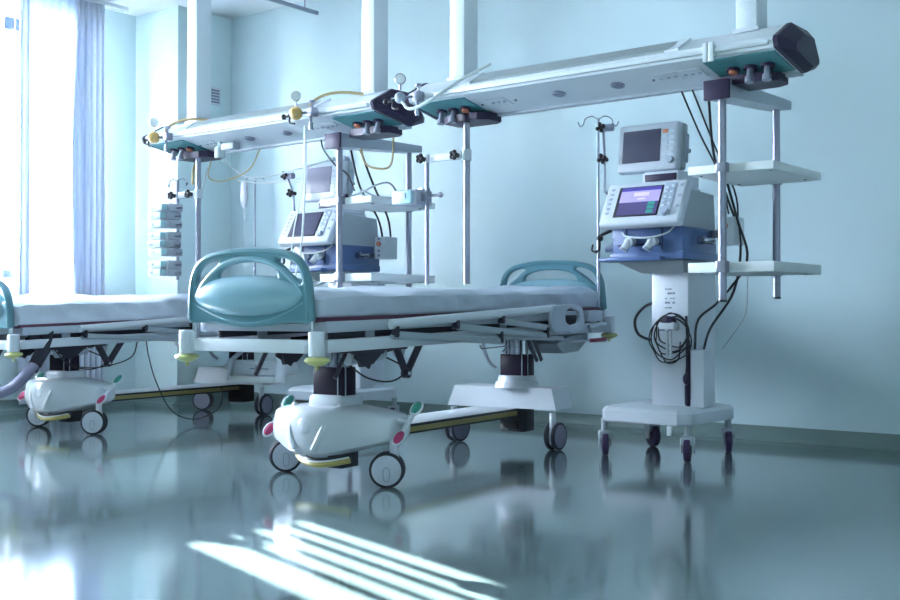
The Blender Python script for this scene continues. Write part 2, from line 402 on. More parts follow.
def mattress(parent, M, w, s0, s1, z0, z1, m, rumple, seed):
    mm = MB(M); nx, ny, nz = 14, 54, 7
    bm = mm.bm; off = V((seed*3.1, seed*1.7, 0))
    def pt(i, j, k):
        u, v, t = i/nx, j/ny, k/nz
        x = -w+2*w*u; y = s0+(s1-s0)*v; z = z0+(z1-z0)*t
        ed = min(u, 1-u)*2*w; ev = min(v, 1-v)*(s1-s0)
        rd = .035
        if t > .5:
            if ed < rd: z -= (rd-math.sqrt(max(0, rd*rd-(rd-ed)**2)))*(t-.5)*1.4
            if ev < rd: z -= (rd-math.sqrt(max(0, rd*rd-(rd-ev)**2)))*(t-.5)*1.4
        p = V((x, y, z)); q = V((x*3, y*3.2, z*5))+off
        a = noise.noise(q)*.014+noise.noise(q*2.7)*.008+abs(noise.noise(V((y*5+z*9, x*5-z*4, seed))))*.011
        pleat = math.sin(y*23+z*30+noise.noise(q)*6)*.0035
        if u in (0, 1): p.x += math.copysign(1, u-.5)*(a*1.1+pleat-.004)*rumple*(1 if 0 < k else .5)
        if v in (0, 1): p.y += math.copysign(1, v-.5)*(a*.6)
        if k == nz: p.z += (a+noise.noise(V((x*1.3, y*1.1, seed*2.)))*.014-.006)*rumple
        return p
    G = {}
    def gv(i, j, k):
        if (i, j, k) not in G: G[i, j, k] = bm.verts.new(M @ pt(i, j, k))
        return G[i, j, k]
    for i in range(nx):
        for j in range(ny):
            for k in (0, nz): bm.faces.new((gv(i, j, k), gv(i+1, j, k), gv(i+1, j+1, k), gv(i, j+1, k)))
    for j in range(ny):
        for k in range(nz):
            for i in (0, nx): bm.faces.new((gv(i, j, k), gv(i, j+1, k), gv(i, j+1, k+1), gv(i, j, k+1)))
    for i in range(nx):
        for k in range(nz):
            for j in (0, ny): bm.faces.new((gv(i, j, k), gv(i+1, j, k), gv(i+1, j, k+1), gv(i, j, k+1)))
    return mm.done('mattress', m, parent, smooth=80, subsurf=1)

def make_bed(label, loc, rz, tilt, dz, mz, sheet, rumple, seed, second=False):
    t = thing('hospital_bed', label, 'bed', (*loc, 0), rz)
    S0 = -1.278
    U = Matrix.Translation((0, -.10 if second else 0, 0)) @ Matrix.Translation((0, S0, .6+dz)) @ Matrix.Rotation(tilt, 4, 'X') @ Matrix.Translation((0, -S0, -.6))   # tilted upper frame
    # chassis
    loftbase(None).done('chassis_cover', 'white_gloss', t, smooth=50, subsurf=1)
    cc = MB(); cc.sph((.0, -.885, .235), .1, 20, (.95, .75, 1.0)).box((.036, -.78, .35), (.19, .17, .06), .015, taper=(.94, .92))
    cc.tube([(-.13, -.86, .33), (-.10, -.90, .30), (-.085, -.935, .23), (-.05, -.950, .15)], .016, n=8).tube([(.13, -.86, .33), (.10, -.90, .30), (.085, -.935, .23), (.05, -.950, .15)], .016, n=8)
    cc.done('chassis_nose', 'white_gloss', t, smooth=60)
    for mm, dzz, dr, rr in (('black', .128, .0, .012), ('stripe', .112, .004, .014), ('white_frame', .124, .012, .004)):
        MB().tube([(-.10+.29*i/10, -.87+dr*-1-.060*math.sin(PI*i/10), dzz-.022*math.sin(PI*i/10)) for i in range(11)], rr, n=8, sub=2).done('bumper_strip', 'bumper_yellow' if mm == 'stripe' else mm, t)
    MB().b(.02, .10, -.82, -.70, .06, .14, .005).done('brake_box', 'black', t)
    for k, w, s in ((-1, -.30, -.775), (1, .395, -.742)):
        M = Matrix.Translation((w, s, .268)) @ Matrix.Rotation(math.radians(42), 4, 'X') @ Matrix.Rotation(.25 if k > 0 else .55, 4, 'Y')
        p = MB(M); p.box((0, 0, 0), (.022, .115, .016), .006)
        for q in (-1, 1): p.sph((0, q*.085, 0), .045, 18, (.6, 1, .2))
        p.cyl((0, 0, 0), (-k*.05, 0, 0), .012)
        o = p.done('brake_pedal', 'white_frame', t)
        MB(M).sph((0, -.087, .006), .036, 16, (.56, 1, .18)).done('release_pad', 'pedal_red', o)
        MB(M).sph((0, .087, .006), .036, 16, (.56, 1, .18)).done('lock_pad', 'pedal_green', o)
    for (w, s), y in zip(((.338, -.812), (-.343, -.682), (.336, .713), (-.331, .781)), (2.08, 2.42, -.02, -.2) if not second else (2.1, 2.2, .1, 2.0)):
        caster(t, w, s, y, hubm='hub' if s < 0 else 'hub_grey')
    b = MB(); b.b(-.16, .10, -.62, .76, .172, .214, .006).done('base_beam', 'white_frame', t)
    q = MB()
    for x in (-.1635, .1035): q.b(x-.004, x+.004, -.6, .70, .166, .212, .002)
    q.done('beam_strip', 'black', t)
    q = MB()
    for x in (-.168, .108): q.b(x-.002, x+.002, -.6, .70, .176, .200, .001)
    q.done('beam_stripe', 'stripe', t)
    h = MB(); h.prism([(-.335, .215), (.35, .215), (.325, .33), (-.29, .33)], .69, .88, lambda u, v, a: (u, a, v))
    h.done('head_chassis', 'white_frame', t)
    MB().b(.0, .15, .70, .82, .085, .215, .006).b(.03, .12, .685, .70, .10, .15, .003).done('brake_box', 'black', t)
    k = MB(); k.cyl((.07, .765, .325), (.07, .765, .36), .125, .115, 24).cyl((.07, .765, .36), (.07, .765, .392), .105, .10, 24).done('column_collar', 'white_frame', t, smooth=50)
    # lift columns
    for x, y, z0, z1 in ((.036, -.80, .365, .50), (.072, .755, .385, .508)):
        o = MB().b(x-.081, x+.081, y-.04, y+.06, z0, z1+dz*.5, .006).done('lift_column', 'column_dark', t)
        MB().b(x+.056, x+.061, y-.0425, y-.038, z0+.004, z1+dz*.5).b(x+.0785, x+.0835, y-.02, y-.014, z0+.004, z1+dz*.5).done('guide_strip', 'frame_grey', o)
        r = MB(); zt = .6+dz+tilt*(y-S0)
        for dx in (-.065, -.045, .065): r.cyl((x+dx, y, z1+dz*.5-.01), (x+dx, y, zt), .008, n=10)
        r.cyl((x, y, z1+dz*.5-.01), (x, y, zt), .035, n=18).done('lift_rod', 'steel', o)
    # tilted frame
    f = MB(U)
    for k in (-1, 1): f.b(k*.345-.022, k*.345+.022, -1.24, 1.30, .578, .628, .005)
    f.b(-.30, .30, S0-.025, S0+.025, .578, .630, .006)
    f.b(-.30, .30, 1.34, 1.39, .578, .630, .006).b(-.32, .32, -.83, -.72, .575, .60).b(-.32, .32, .74, .86, .575, .60)
    f.done('main_frame', 'white_frame', t)
    d = MB(U)
    for k in (-1, 1): d.b(k*.325-.02, k*.325+.02, -1.22, 1.26, .655, .700, .005)
    for s in (-1.2, -.6, .0, .6, 1.2): d.b(-.31, .31, s-.02, s+.02, .66, .69)
    for s in (-.9, .2, 1.0):
        for k in (-1, 1): d.b(k*.3-.015, k*.3+.015, s-.03, s+.03, .60, .66)
    d.done('deck_frame', 'frame_grey', t)
    for k in (-1, 1): MB(U).b(k*.30-.01, k*.30+.01, -1.15, 1.2, .628, .658, .003).done('gap_shade', 'linkage', t)  # dark strips standing in for shade in the gap between the frames
    MB(U).b(-.335, .335, -1.23, 1.30, .698, .716, .003).done('deck', 'deck', t)
    mattress(t, U, .332, -1.235, 1.30, .714+mz[0], .832+mz[1], sheet, rumple, seed)
    # end boards on posts, corner bumpers
    for nm, s, fl in (('footboard', S0, False), ('headboard', 1.372, True)):
        o = end_board(nm, t, s, U @ (Matrix.Translation((-.008, s, .0)) @ Matrix.Diagonal((.975, 1, 1, 1)) if not fl else Matrix.Translation((-.035, s, .0)) @ Matrix.Diagonal((1.05, 1, 1, 1))), fl)
        p = MB(U)
        for k in (-1, 1): p.cyl((k*.316, s, .60), (k*.316, s, .72), .011, n=12)
        p.done('post', 'chrome', o)
        for k in (-1, 1):
            e = MB(U); e.cyl((k*.352, s-.012, .566), (k*.352, s-.012, .664), .033, n=20, bev=.006).cyl((k*.325, s, .57), (k*.325, s, .66), .02, n=14, bev=.004)
            o2 = e.done('corner_buffer', 'hub', t, smooth=50)
            MB(U).lathe([(.012, .530), (.03, .536), (.048, .546), (.050, .552), (.045, .560), (.02, .566)], (k*.352, s-.012, 0), (0, 0, 1), 28).cyl((k*.352, s-.012, .515), (k*.352, s-.012, .53), .007, n=8).done('bumper_wheel', 'lime', o2, smooth=50)
    # folded side guards
    for k in (1, -1):
        x = k*.395
        g = MB(U); g.tube([(x, -.865, .680), (x, .0, .704), (x, .60, .720)], .019, n=12, sub=3, flat=(.014, .021))
        o = g.done('side_guard', 'white_frame', t)
        h = MB(U)
        for (a, za), (bb, zb) in (((-.82, .634), (.05, .572)), ((-.36, .655), (.52, .578)), ((.05, .668), (.66, .606))):
            h.tube([(x+k*.004, a, za), (x+k*.004, bb, zb)], .01, n=8, flat=(.007, .016))
        h.tube([(x-k*.012, -.84, .628), (x-k*.012, .70, .560)], .012, n=8)
        h.done('guard_link', 'vent_side', o)
        for a, z in ((-.83, .634), (.03, .574), (-.36, .654), (.50, .58), (.05, .667), (.64, .606)):
            MB(U).cyl((x-k*.02, a, z), (x+k*.014, a, z), .010, n=10).b(x-.012, x+.012, a-.012, a+.012, z, z+.045).done('guard_pivot', 'linkage', o)
        # end plate with a cut-out
        pl = [[(.54, .722), (.60, .730), (.83, .727), (.88, .712), (.90, .62), (.87, .597), (.68, .600), (.54, .614), (.52, .66)], [(.69, .708), (.82, .708), (.85, .69), (.84, .640), (.80, .628), (.70, .634), (.675, .66)]]
        curve_plate('guard_plate', 'frame_grey', t, pl, .004, .006, U @ Matrix.Translation((x+k*.012, 0, 0)) @ Matrix.Rotation(PI/2, 4, 'Z') @ Matrix.Rotation(PI/2, 4, 'X'))
        MB(U).box((x-k*.03, .80, .65), (.03, .20, .06), .006).done('latch_box', 'black', t)
        MB(U).b(x-.03, x-.0, 1.0, 1.2, .64, .70, .006).b(x-.03, x+.0, 1.05, 1.3, .575, .615, .004).cyl((x, 1.0, .612), (x, 1.16, .62), .012).done('head_bracket', 'frame_grey', t)
        o = MB(U).tube([(x, .60, .552), (x, .98, .536), (x, 1.04, .535)], .005, n=6, sub=2).done('tilt_lever', 'steel', t)
        MB(U).cyl((x, 1.02, .535), (x, 1.215, .533), .012, n=12, bev=.003).done('lever_grip', 'red', o)
        # black lifting linkage
        j = MB(U)
        def bar(p, q, h=.02, th=.007, to=None):
            p, q = V(p), V(q); return (to or j).tube([(k*.22, p.x, p.y), (k*.22, q.x, q.y)], .01, n=6, flat=(th, h))
        bar((-.60, .59), (-.51, .445), .024); bar((-.51, .445), (-.38, .60), .024); bar((-.78, .585), (-.60, .59), .035); bar((-.88, .55), (-.78, .50)); bar((-.90, .58), (-.75, .53), .03); bar((-.80, .57), (-.74, .545), .02)
        bar((-1.02, .46), (-.94, .57), .012, to=MB(U)).done('tilt_strut', 'linkage', t)
        if k > 0:
            for p, q in (((.60, .57), (.72, .435)), ((.68, .57), (.77, .435))): bar(p, q, .014, to=MB(U)).done('tilt_strut', 'linkage', t)
        j.prism([(-.88, .60), (-.56, .60), (-.62, .555), (-.70, .545), (-.76, .505), (-.84, .495)], k*.205, k*.225, lambda u, v, a: (a, u, v))
        for p in ((-.51, .448), (-.38, .598), (-.60, .585)): j.cyl((k*.205, p[0], p[1]), (k*.235, p[0], p[1]), .022, n=14)
        o = j.done('lifting_linkage', 'linkage', t)
        j = MB(U)
        for p in ((-.51, .448), (-.38, .598), (-.60, .585)): j.cyl((k*.236, p[0], p[1]), (k*.242, p[0], p[1]), .008, n=10)
        j.prism([(-.62, .60), (-.45, .60), (-.50, .56), (-.52, .50), (-.58, .53)], k*.20, k*.21, lambda u, v, a: (a, u, v))
        j.done('linkage_pin', 'frame_grey', o)
    MB(U).prism([(.76, .525), (.90, .56), (1.14, .57), (1.14, .535), (1.02, .475), (.84, .47)], .12, .32, lambda u, v, a: (a, u, v)).done('motor_housing', 'vent_side', t)
    MB(U).b(-.26, .26, -.95, -.55, .56, .585, .004).b(-.30, .30, -.56, .62, .575, .592).done('frame_underside', 'linkage', t)
    m2 = MB(U); m2.tube([(.12, -.95, .56), (.05, -.86, .53), (-.02, -.80, .50)], .018, n=10).cyl((.16, -.86, .53), (.20, -.66, .545), .03, n=16).done('actuator', 'frame_grey', t)
    MB(U).tube([(.15, -.65, .55), (.22, -.52, .47), (.22, -.62, .42), (.18, -.74, .44), (.12, -.80, .50)], .004, n=6).done('loose_wire', 'black', t)
    MB(U).tube([(-.05, .62, .56), (-.08, .66, .50), (-.085, .72, .42), (-.06, .75, .385)], .010, n=8).done('corrugated_hose', 'frame_grey', t)
    w = MB(U); w.tube([(.33, -.05, .555), (.33, -.04, .538), (.33, .22, .540), (.33, .16, .515), (.33, .24, .525)], .003, n=6, sub=1).done('bag_hook', 'steel', t)
    return t, U

bed1, U1 = make_bed('teal and white hospital bed in front, full length in view with its foot end nearest', (-3.546, 4.304), .0942, .0205, 0., (0, 0), 'sheet', 1.35, 1)
bed2, U2 = make_bed('rear hospital bed at left with rumpled white sheets, its foot end cut by the frame', (-6.315, 4.735), .108, .029, -.05, (-.01, .04), 'sheet_white', 2.3, 2, True)
# things fixed to the rear bed only
MB().b(.27, .70, .46, .66, .30, .39, .012).done('power_box', 'white_frame', bed2)
MB().b(.28, .70, .40, .46, .255, .296, .006).done('power_box_tray', 'white_wood', bed2)
for w, e in ((.25, 1), (.72, -1)): MB().tube([(w+.12*e, .52, .56), (w+.06*e, .50, .46), (w+.0*e, .47, .40), (w, .44, .26)], .012, n=8, sub=1, flat=(.04, .014)).done('power_box_bracket', 'white_frame', bed2)
MB().b(.44, .60, .452, .461, .345, .352).b(.49, .505, .452, .461, .325, .37).done('power_box_handle', 'ink', bed2)
MB().tube([(.33, -.40, .60), (.34, -.38, .45), (.36, -.33, .28), (.38, -.22, .10), (.38, -.02, .03), (.38, .18, .07), (.36, .26, .14), (.30, .32, .22)], .004, n=6).done('mains_cable', 'black', bed2)
MB().tube([(.20, -1.0, .52), (.24, -.92, .43), (.28, -.75, .40), (.30, -.5, .45), (.24, -.38, .56)], .004, n=6).done('control_cable', 'black', bed2)

# restraint strap hanging off the rear bed
s = thing('restraint_strap', 'black strap with grey padded cuff hanging off the foot of the rear bed', 'strap', (-5.885, 3.50, .215), .108)
MB().tube([(.0, .16, .455), (.055, .10, .36), (.065, .04, .26), (.06, .0, .19)], .03, n=10, flat=(.036, .008)).done('webbing', 'strap', s)
MB().tube([(.058, .02, .22), (.05, -.06, .14), (.03, -.15, .08), (-.02, -.30, .05)], .03, n=12, flat=(.042, .028)).done('cuff', 'cloth_grey', s, smooth=70)

# ------------------------------------------------------------------ supply beams
SEC = [(-.21, .055), (-.222, .085), (-.215, .10), (-.07, .178), (.11, .178), (.205, .06), (.20, .035), (.09, .0)]
def face(x, t, off=0.):                                  # point on the sloping underside
    a, b = V((0, -.21, .055)), V((0, .09, 0)); n = V((0, -.18, -.983))
    p = a.lerp(b, t)+n*off; return V((x, p.y, p.z))
def fpatch(mm, x0, x1, t0, t1, th=.006):
    A = [face(x0, t0, -.004), face(x1, t0, -.004), face(x1, t1, -.004), face(x0, t1, -.004)]; B = [face(x0, t0, th), face(x1, t0, th), face(x1, t1, th), face(x0, t1, th)]
    return mm.loft([A, B])
def supply_beam(label, xc, cols):
    t = thing('supply_beam', label, 'medical supply beam', (xc, 4.69, 1.79), 0, 'ceiling-hung supply beams')
    L = 1.0
    MB().prism(SEC, -L, L, lambda u, v, a: (a, u, v)).done('housing', 'beam_white', t, smooth=25)
    # front accessory rail and grooves
    MB().b(-L+.12, L-.02, -.236, -.214, .066, .088, .004).done('accessory_rail', 'white_gloss', t)
    MB().b(-L, L, .085, .125, -.012, .004, .003).done('rear_lip', 'frame_grey', t)
    # light trough let into the upper slope
    sl = lambda x, t, o=0.: V((x, -.215+.145*t-.47*o, .10+.078*t+.88*o))
    mm = MB(); R = []
    for x, e in ((-.62, 0), (-.56, 1), (.48, 1), (.54, 0)):
        R.append([sl(x, .12, -.004), sl(x, .88, -.004), sl(x, .88, .004+.008*e), sl(x, .5, .006+.010*e), sl(x, .12, .004+.008*e)])
    mm.loft(R).done('light_cover', 'lens_grey', t, smooth=20)
    for x in (-.62, .54):
        MB().loft([[sl(x-.05, .06, -.002), sl(x-.05, .94, -.002), sl(x-.05, .94, .008), sl(x-.05, .06, .008)], [sl(x+.02, .06, -.002), sl(x+.02, .94, -.002), sl(x+.02, .94, .014), sl(x+.02, .06, .014)]]).done('light_end', 'beam_white', t)
    # end caps
    for k in (-1, 1):
        c = V((0, -.02, .085)); ins = [(c.y+.03+(u-c.y)*.62, c.z-.012+(v-c.z)*.70) for u, v in SEC]; big = [(c.y+(u-c.y)*1.03, c.z+(v-c.z)*1.06) for u, v in SEC]
        MB().loft([[(k*L, u, v) for u, v in big], [(k*(L+.02), u, v) for u, v in big], [(k*(L+.06), u, v) for u, v in ins]]).done('end_cap', 'plastic_dark', t, smooth=12)
    # gas panels at both ends, sockets and lamps between
    for k in (-1, 1):
        x0, x1 = sorted((k*(L-.01), k*(L-.34)))
        o = fpatch(MB(), x0, x1, .10, .86).done('gas_panel', 'teal_plate', t)
        for j, f in enumerate((.28, .52, .76)):
            x = x0+(x1-x0)*f; p = face(x, .5, .004); n = V((0, -.18, -.983))
            MB().cyl(p, p+n*.014, .03, n=18).done('outlet_collar', 'plastic_dark', o)
            q = MB()
            if j == (0 if k > 0 else 2): q.cyl(p+n*.01, p+n*.024, .019, n=14).done('gas_plug', 'orange', o)
            else: q.cyl(p+n*.01, p+n*.055, .014, n=12).cyl(p+n*.05, p+n*.075, .02, n=12).done('gas_plug', 'alu', o)
    for x in (-.16, .17):
        p = face(x, .5, .0); n = V((0, -.18, -.983))
        o = MB().cyl(p, p+n*.008, .034, n=24).done('round_outlet', 'alu', t)
        MB().cyl(p+n*.006, p+n*.012, .024, n=20).done('outlet_core', 'ink', o)
    for x in (-.52, .44, .56):
        o = fpatch(MB(), x-.055, x+.055, .32, .66, .003).done('socket_plate', 'white_frame', t)
        mm = MB()
        for j in range(3): p = face(x-.035+j*.035, .48, .004); mm.cyl(p, p+V((0, -.18, -.983))*.003, .009, n=10)
        mm.done('socket', 'panel_grey', o)
    for x in (-.63, .36, -.42):
        p = face(x, .5, .002); MB().cyl(p, p+V((0, -.18, -.983))*.006, .007, n=8).done('indicator', 'ink', t)
    for x in cols:
        MB().b(x-.048, x+.048, -.09, .03, .172, CE-1.79-.001, .004).done('ceiling_column', 'beam_white', t)
        MB().b(x-.06, x+.06, -.10, .045, .168, .186, .003).done('column_foot', 'white_frame', t)
    # dark swivel plates below for the stands and poles
    for x0, x1 in ((-.93, -.64), (.63, .93)):
        MB().prism([(x0, .0), (x0+.05, -.03), (x1-.05, -.03), (x1, .01), (x1, .12), (x1-.05, .155), (x0+.05, .155), (x0, .12)], -.04, .0, lambda u, v, a: (u, v, a)).done('swivel_plate', 'plastic_dark', t)
    return t
beamA = supply_beam('white ceiling-hung supply beam on the right, above the nearer bed and the lit ventilator', -2.825, (-.775, .825))
beamB = supply_beam('white ceiling-hung supply beam on the left, in the bay nearer the window, carrying yellow regulators', -5.09, (-.685, .855))
# white clip and drain clip on the nearer beam
c = MB(); c.b(-2.13, -2.11, 4.44, 4.452, 1.815, 1.90, .003).b(-2.105, -2.08, 4.44, 4.452, 1.815, 1.90, .003).b(-2.13, -2.08, 4.45, 4.485, 1.84, 1.89, .003)
tag(c.done('rail_clip', 'white_gloss'), 'white clip clamped to the front rail of the right supply beam', 'clip')

def regulator(label, x, z, m, hose, silver=False):
    q = .6 if silver else .78
    """wall-flow regulator with gauge, hanging on the front accessory rail"""
    t = thing('gas_regulator', label, 'regulator', (x, 4.40, z))
    MB().box((0, .03, 0), (.045, .05, .05), .006).cyl((0, .03, .02), (0, .03, .055), .007, n=8).cyl((0, .03, .05), (0, .03, .066), .018, n=10).done('rail_clamp', 'alu', t)
    MB().cyl((-.16, -.0, 0), (.0, .02, 0), .008, n=10).cyl((0, .02, 0), (.0, .02, -.07), .008, n=10).cyl((0, .02, -.06), (0, .02, -.10), .012, n=10).done('stem', 'steel', t)
    a = V((.62, -.78, 0)).normalized()
    MB().lathe([(.018*q, -.03), (.04*q, -.028), (.048*q, -.01), (.048*q, .012), (.034*q, .03), (.022*q, .034), (.022*q, .06), (.001, .062)], (-.10, .0, 0), a, 20).done('body', m, t, smooth=45)
    g = MB(); g.cyl((-.10, 0, .04), (-.10, 0, .075), .006, n=8).lathe([(.001, -.012), (.028, -.012), (.030, .006), (.027, .010), (.026, .006), (.001, .006)], (-.10, .0, .098), a, 24)
    o = g.done('gauge', 'chrome' if not silver else 'alu', t, smooth=40)
    MB().cyl(V((-.10, 0, .098))+a*.006, V((-.10, 0, .098))+a*.008, .025, n=20).tube([V((-.10, 0, .098))+a*.009, V((-.112, .01, .112))+a*.009], .002, n=5).done('dial', 'gauge_face', o)
    MB().cyl((-.19, 0, -.01), (-.15, 0, -.01), .007, n=8).sph((-.2, 0, -.01), .016, 10).tube([(-.15, 0, -.01), (-.14, -.01, -.05), (-.10, -.01, -.06)], .006, n=6).done('valve_knob', 'black', t)
    if hose: MB().tube(hose, .0085, n=8).done('hose', 'hose_yellow' if not silver else 'hose_white', t)
    return t
regulator('yellow gas regulator with gauge at the far left end of the left supply beam', -5.80, 1.855, 'yellow', [(-.01, .03, -.0), (-.01, .03, .05), (.05, .07, .095), (.14, .13, .11), (.26, .21, .095)])
regulator('yellow gas regulator with gauge near the dark right end of the left supply beam', -4.50, 1.865, 'yellow', [(-.01, .03, -.0), (-.01, .03, .05), (.05, .07, .095), (.14, .13, .11), (.26, .21, .095)])
regulator('small grey regulator with a pale hose at the left end of the right supply beam', -3.72, 1.86, 'panel_grey', [(-.06, -.03, -.03), (.0, -.04, -.075), (.10, -.02, -.05), (.2, .10, .06), (.34, .20, .155)], True)
# antenna wires on the silver regulator end
# ------------------------------------------------------------------ stands hanging from the beams
def shelf_stand(label, x):
    t = thing('shelf_stand', label, 'equipment stand', (x, 4.68, .79), 0, 'shelf stands under the beams')
    a = MB(); a.loft([[(-.058, -.05, .90), (.058, -.05, .90), (.058, -.05, .982), (-.058, -.05, .982)], [(-.05, .69, .952), (.05, .69, .952), (.05, .69, .992), (-.05, .69, .992)]])
    o = a.done('arm', 'frame_grey', t); MB().b(-.062, .062, -.062, -.046, .896, .985, .004).done('arm_cap', 'plastic_dark', o)
    for y, z0 in ((0, 0.), (.62, .02)):
        o = MB().cyl((0, y, z0), (0, y, .93+.03*(y > 0)), .0185, n=20).done('post', 'alu', t, smooth=50)
        MB().cyl((0, y, z0-.006), (0, y, z0+.004), .0195, n=20).done('post_foot', 'black', o)
    for z0, z1 in ((.128, .174), (.578, .616)):
        o = MB().b(-.18, .23, .022, .60, z0, z1, .003).done('shelf', 'white_wood', t)
        for y in (.002, .618): MB().b(-.024, .024, y-.024, y+.024, z0-.002, z1+.006, .006).done('shelf_clamp', 'alu', o)
        for xx in (-.14, .19):
            for yy in (.08, .5): MB().cyl((xx, yy, z0-.004), (xx, yy, z0+.001), .008, n=8).done('shelf_screw', 'ink', o)
    return t
stA = shelf_stand('two-shelf stand with steel posts hanging on the right, bare shelves, beside the lit ventilator', -2.15)
stB = shelf_stand('two-shelf stand with steel posts hanging in the left bay, beside the switched-off ventilator', -4.53)

# drip pole hangers: thick post + clamp arm + thin pole
def pole_hanger(label, xp, y, zt, xt, zarm, thin, hooks, zb):
    t = thing('accessory_post', label, 'post', (xp, y, zb), 0, 'accessory posts under the beams')
    z = lambda v: v-zb
    MB().cyl((0, 0, 0), (0, 0, z(zt)), .0175, n=20).done('post', 'alu', t, smooth=50)
    o = MB().b(min(0, xt-xp)+.025, max(0, xt-xp)-.03, -.014, .014, z(zarm)-.018, z(zarm)+.022, .006).cyl((0, 0, z(zarm)-.03), (0, 0, z(zarm)+.03), .026, n=16).cyl((xt-xp, 0, z(zarm)-.02), (xt-xp, 0, z(zarm)+.025), .016, n=12).done('clamp_arm', 'white_gloss', t)
    for xx in (-.05, xt-xp-.01):
        mm = MB(); mm.cyl((xx, -.014, z(zarm)), (xx, -.05, z(zarm)), .014, n=12)
        for k in range(5): a = 2*PI*k/5; mm.sph((xx+.016*math.cos(a), -.05, z(zarm)+.016*math.sin(a)), .013, 10)
        mm.done('clamp_knob', 'black', o)
    p = MB().cyl((xt-xp, 0, z(thin[0])), (xt-xp, 0, z(thin[1])), .0115, n=14).done('thin_pole', 'alu', t, smooth=50)
    if hooks:
        mm = MB(); q = xt-xp; zz = z(thin[1])
        for k in (-1, 1): mm.tube([(q, 0, zz), (q+k*.06, 0, zz+.008), (q+k*.085, 0, zz-.01), (q+k*.09, 0, zz-.04), (q+k*.105, 0, zz-.02)], .004, n=6)
        mm.done('hook', 'steel', p)
    return t
pole_hanger('steel post below the right supply beam, its white clamp arm holding a thin bare pole', -3.612, 4.70, 1.75, -3.885, 1.575, (.89, 1.60), False, .89)
pole_hanger('pale post below the left supply beam, its clamp arm holding the pump stack pole', -5.83, 4.70, 1.75, -6.045, 1.515, (.955, 1.62), True, .79)

# infusion pump on the thin pole
p = thing('infusion_pump', 'single pale cyan infusion pump clamped to the thin pole beside the left stand shelf', 'infusion pump', (-3.97, 4.72, 1.325))
MB().b(-.065, .065, -.09, .05, 0, .085, .008).done('case', 'pump_grey', p)
MB().b(-.092, .045, -.112, -.088, .006, .080, .008).done('front', 'cyan', p)
MB().b(-.075, .01, -.116, -.111, .035, .066, .002).done('display', 'button', p)
MB().b(.02, .066, -.02, .03, .078, .10, .004).b(.06, .10, -.05, .0, .02, .07, .004).cyl((.10, -.02, .05), (.17, -.02, .05), .008, n=10).sph((.18, -.02, .05), .016, 10).done('pole_clamp', 'alu', p)

# rack of syringe pumps on the thin pole by the pier
rack_z = [.977, 1.030, 1.108, 1.163, 1.218, 1.293, 1.348, 1.402]
words = ['lowest', 'second from the bottom', 'third from the bottom', 'fourth from the bottom', 'fourth from the top', 'third from the top', 'second from the top', 'topmost']
proto = None
for i, z in enumerate(rack_z):
    if proto is None:
        t = proto = thing('syringe_pump', '', 'syringe pump', (-6.02, 4.62, z), 0, 'stack of syringe pumps')
        MB().b(-.045, .058, -.06, .05, .0, .050, .005).done('case', 'pump_grey', t)
        MB().b(-.10, .035, -.105, -.058, .006, .045, .006).done('front', 'cyan', t)
        MB().b(-.095, .038, -.105, -.05, .001, .007, .002).done('tray', 'pump_grey', t)
        MB().b(-.08, -.04, -.109, -.103, .016, .036, .002).done('display', 'panel_grey', t)
        MB().cyl((.055, -.0, .02), (.10, .0, .02), .006, n=8).sph((.105, 0, .02), .01, 8).done('pole_clamp', 'alu', t)
    else: t = copy_tree(proto); t.location = (-6.02, 4.62, z)
    t.location.x += (.0, .004, .012, -.003, .0, .006, -.002, .014)[i]
    t['label'] = '%s syringe pump, cyan fronted, in the stack of eight beside the pier' % words[i]

# ------------------------------------------------------------------ drip stands on the bed corners
def drip(label, loc, h, bag):
    t = thing('drip_pole', label, 'drip pole', loc, 0, 'drip poles on the beds')
    MB().cyl((0, 0, 0), (0, 0, h), .008, n=12).cyl((0, 0, 0), (0, 0, h*.45), .0105, n=12).done('pole', 'steel', t, smooth=50)
    mm = MB(); u = V((.85, .5, 0)).normalized()
    for k in (-1, 1):
        P = [(0, h-.01), (.035, h+.012), (.075, h-.002), (.088, h-.035), (.105, h-.045), (.118, h-.02)]
        mm.tube([u*k*a+V((0, 0, b)) for a, b in P], .0035, n=6)
    mm.done('hook', 'steel', t)
    return t
drip('steel drip pole with empty double hook at the head of the nearer bed', (-3.372, 5.652, .62), 1.255, False)
drip('steel drip pole carrying a clear bag at the head of the rear bed', (-6.73, 5.99, .58), 1.225, True)
b = thing('infusion_bag', 'clear lilac infusion bag hanging from the rear drip pole hook, with tubing', 'infusion bag', (-6.795, 5.935, 1.575))
mm = MB(); R = []
for z, w, d in ((0, .012, .008), (.02, .034, .014), (.06, .04, .02), (.16, .04, .018), (.20, .034, .010), (.215, .02, .006)):
    R.append([(w*math.cos(2*PI*k/12), d*math.sin(2*PI*k/12), z) for k in range(12)])
mm.loft(R).done('bag', 'bag', b, smooth=60)
MB().cyl((0, 0, -.02), (0, 0, .005), .007, n=8).cyl((0, 0, -.09), (0, 0, -.03), .010, n=10).tube([(0, 0, -.03), (.005, 0, -.2), (-.01, 0, -.4), (.0, 0, -.66)], .003, n=6).done('tubing', 'hose_clear', b)

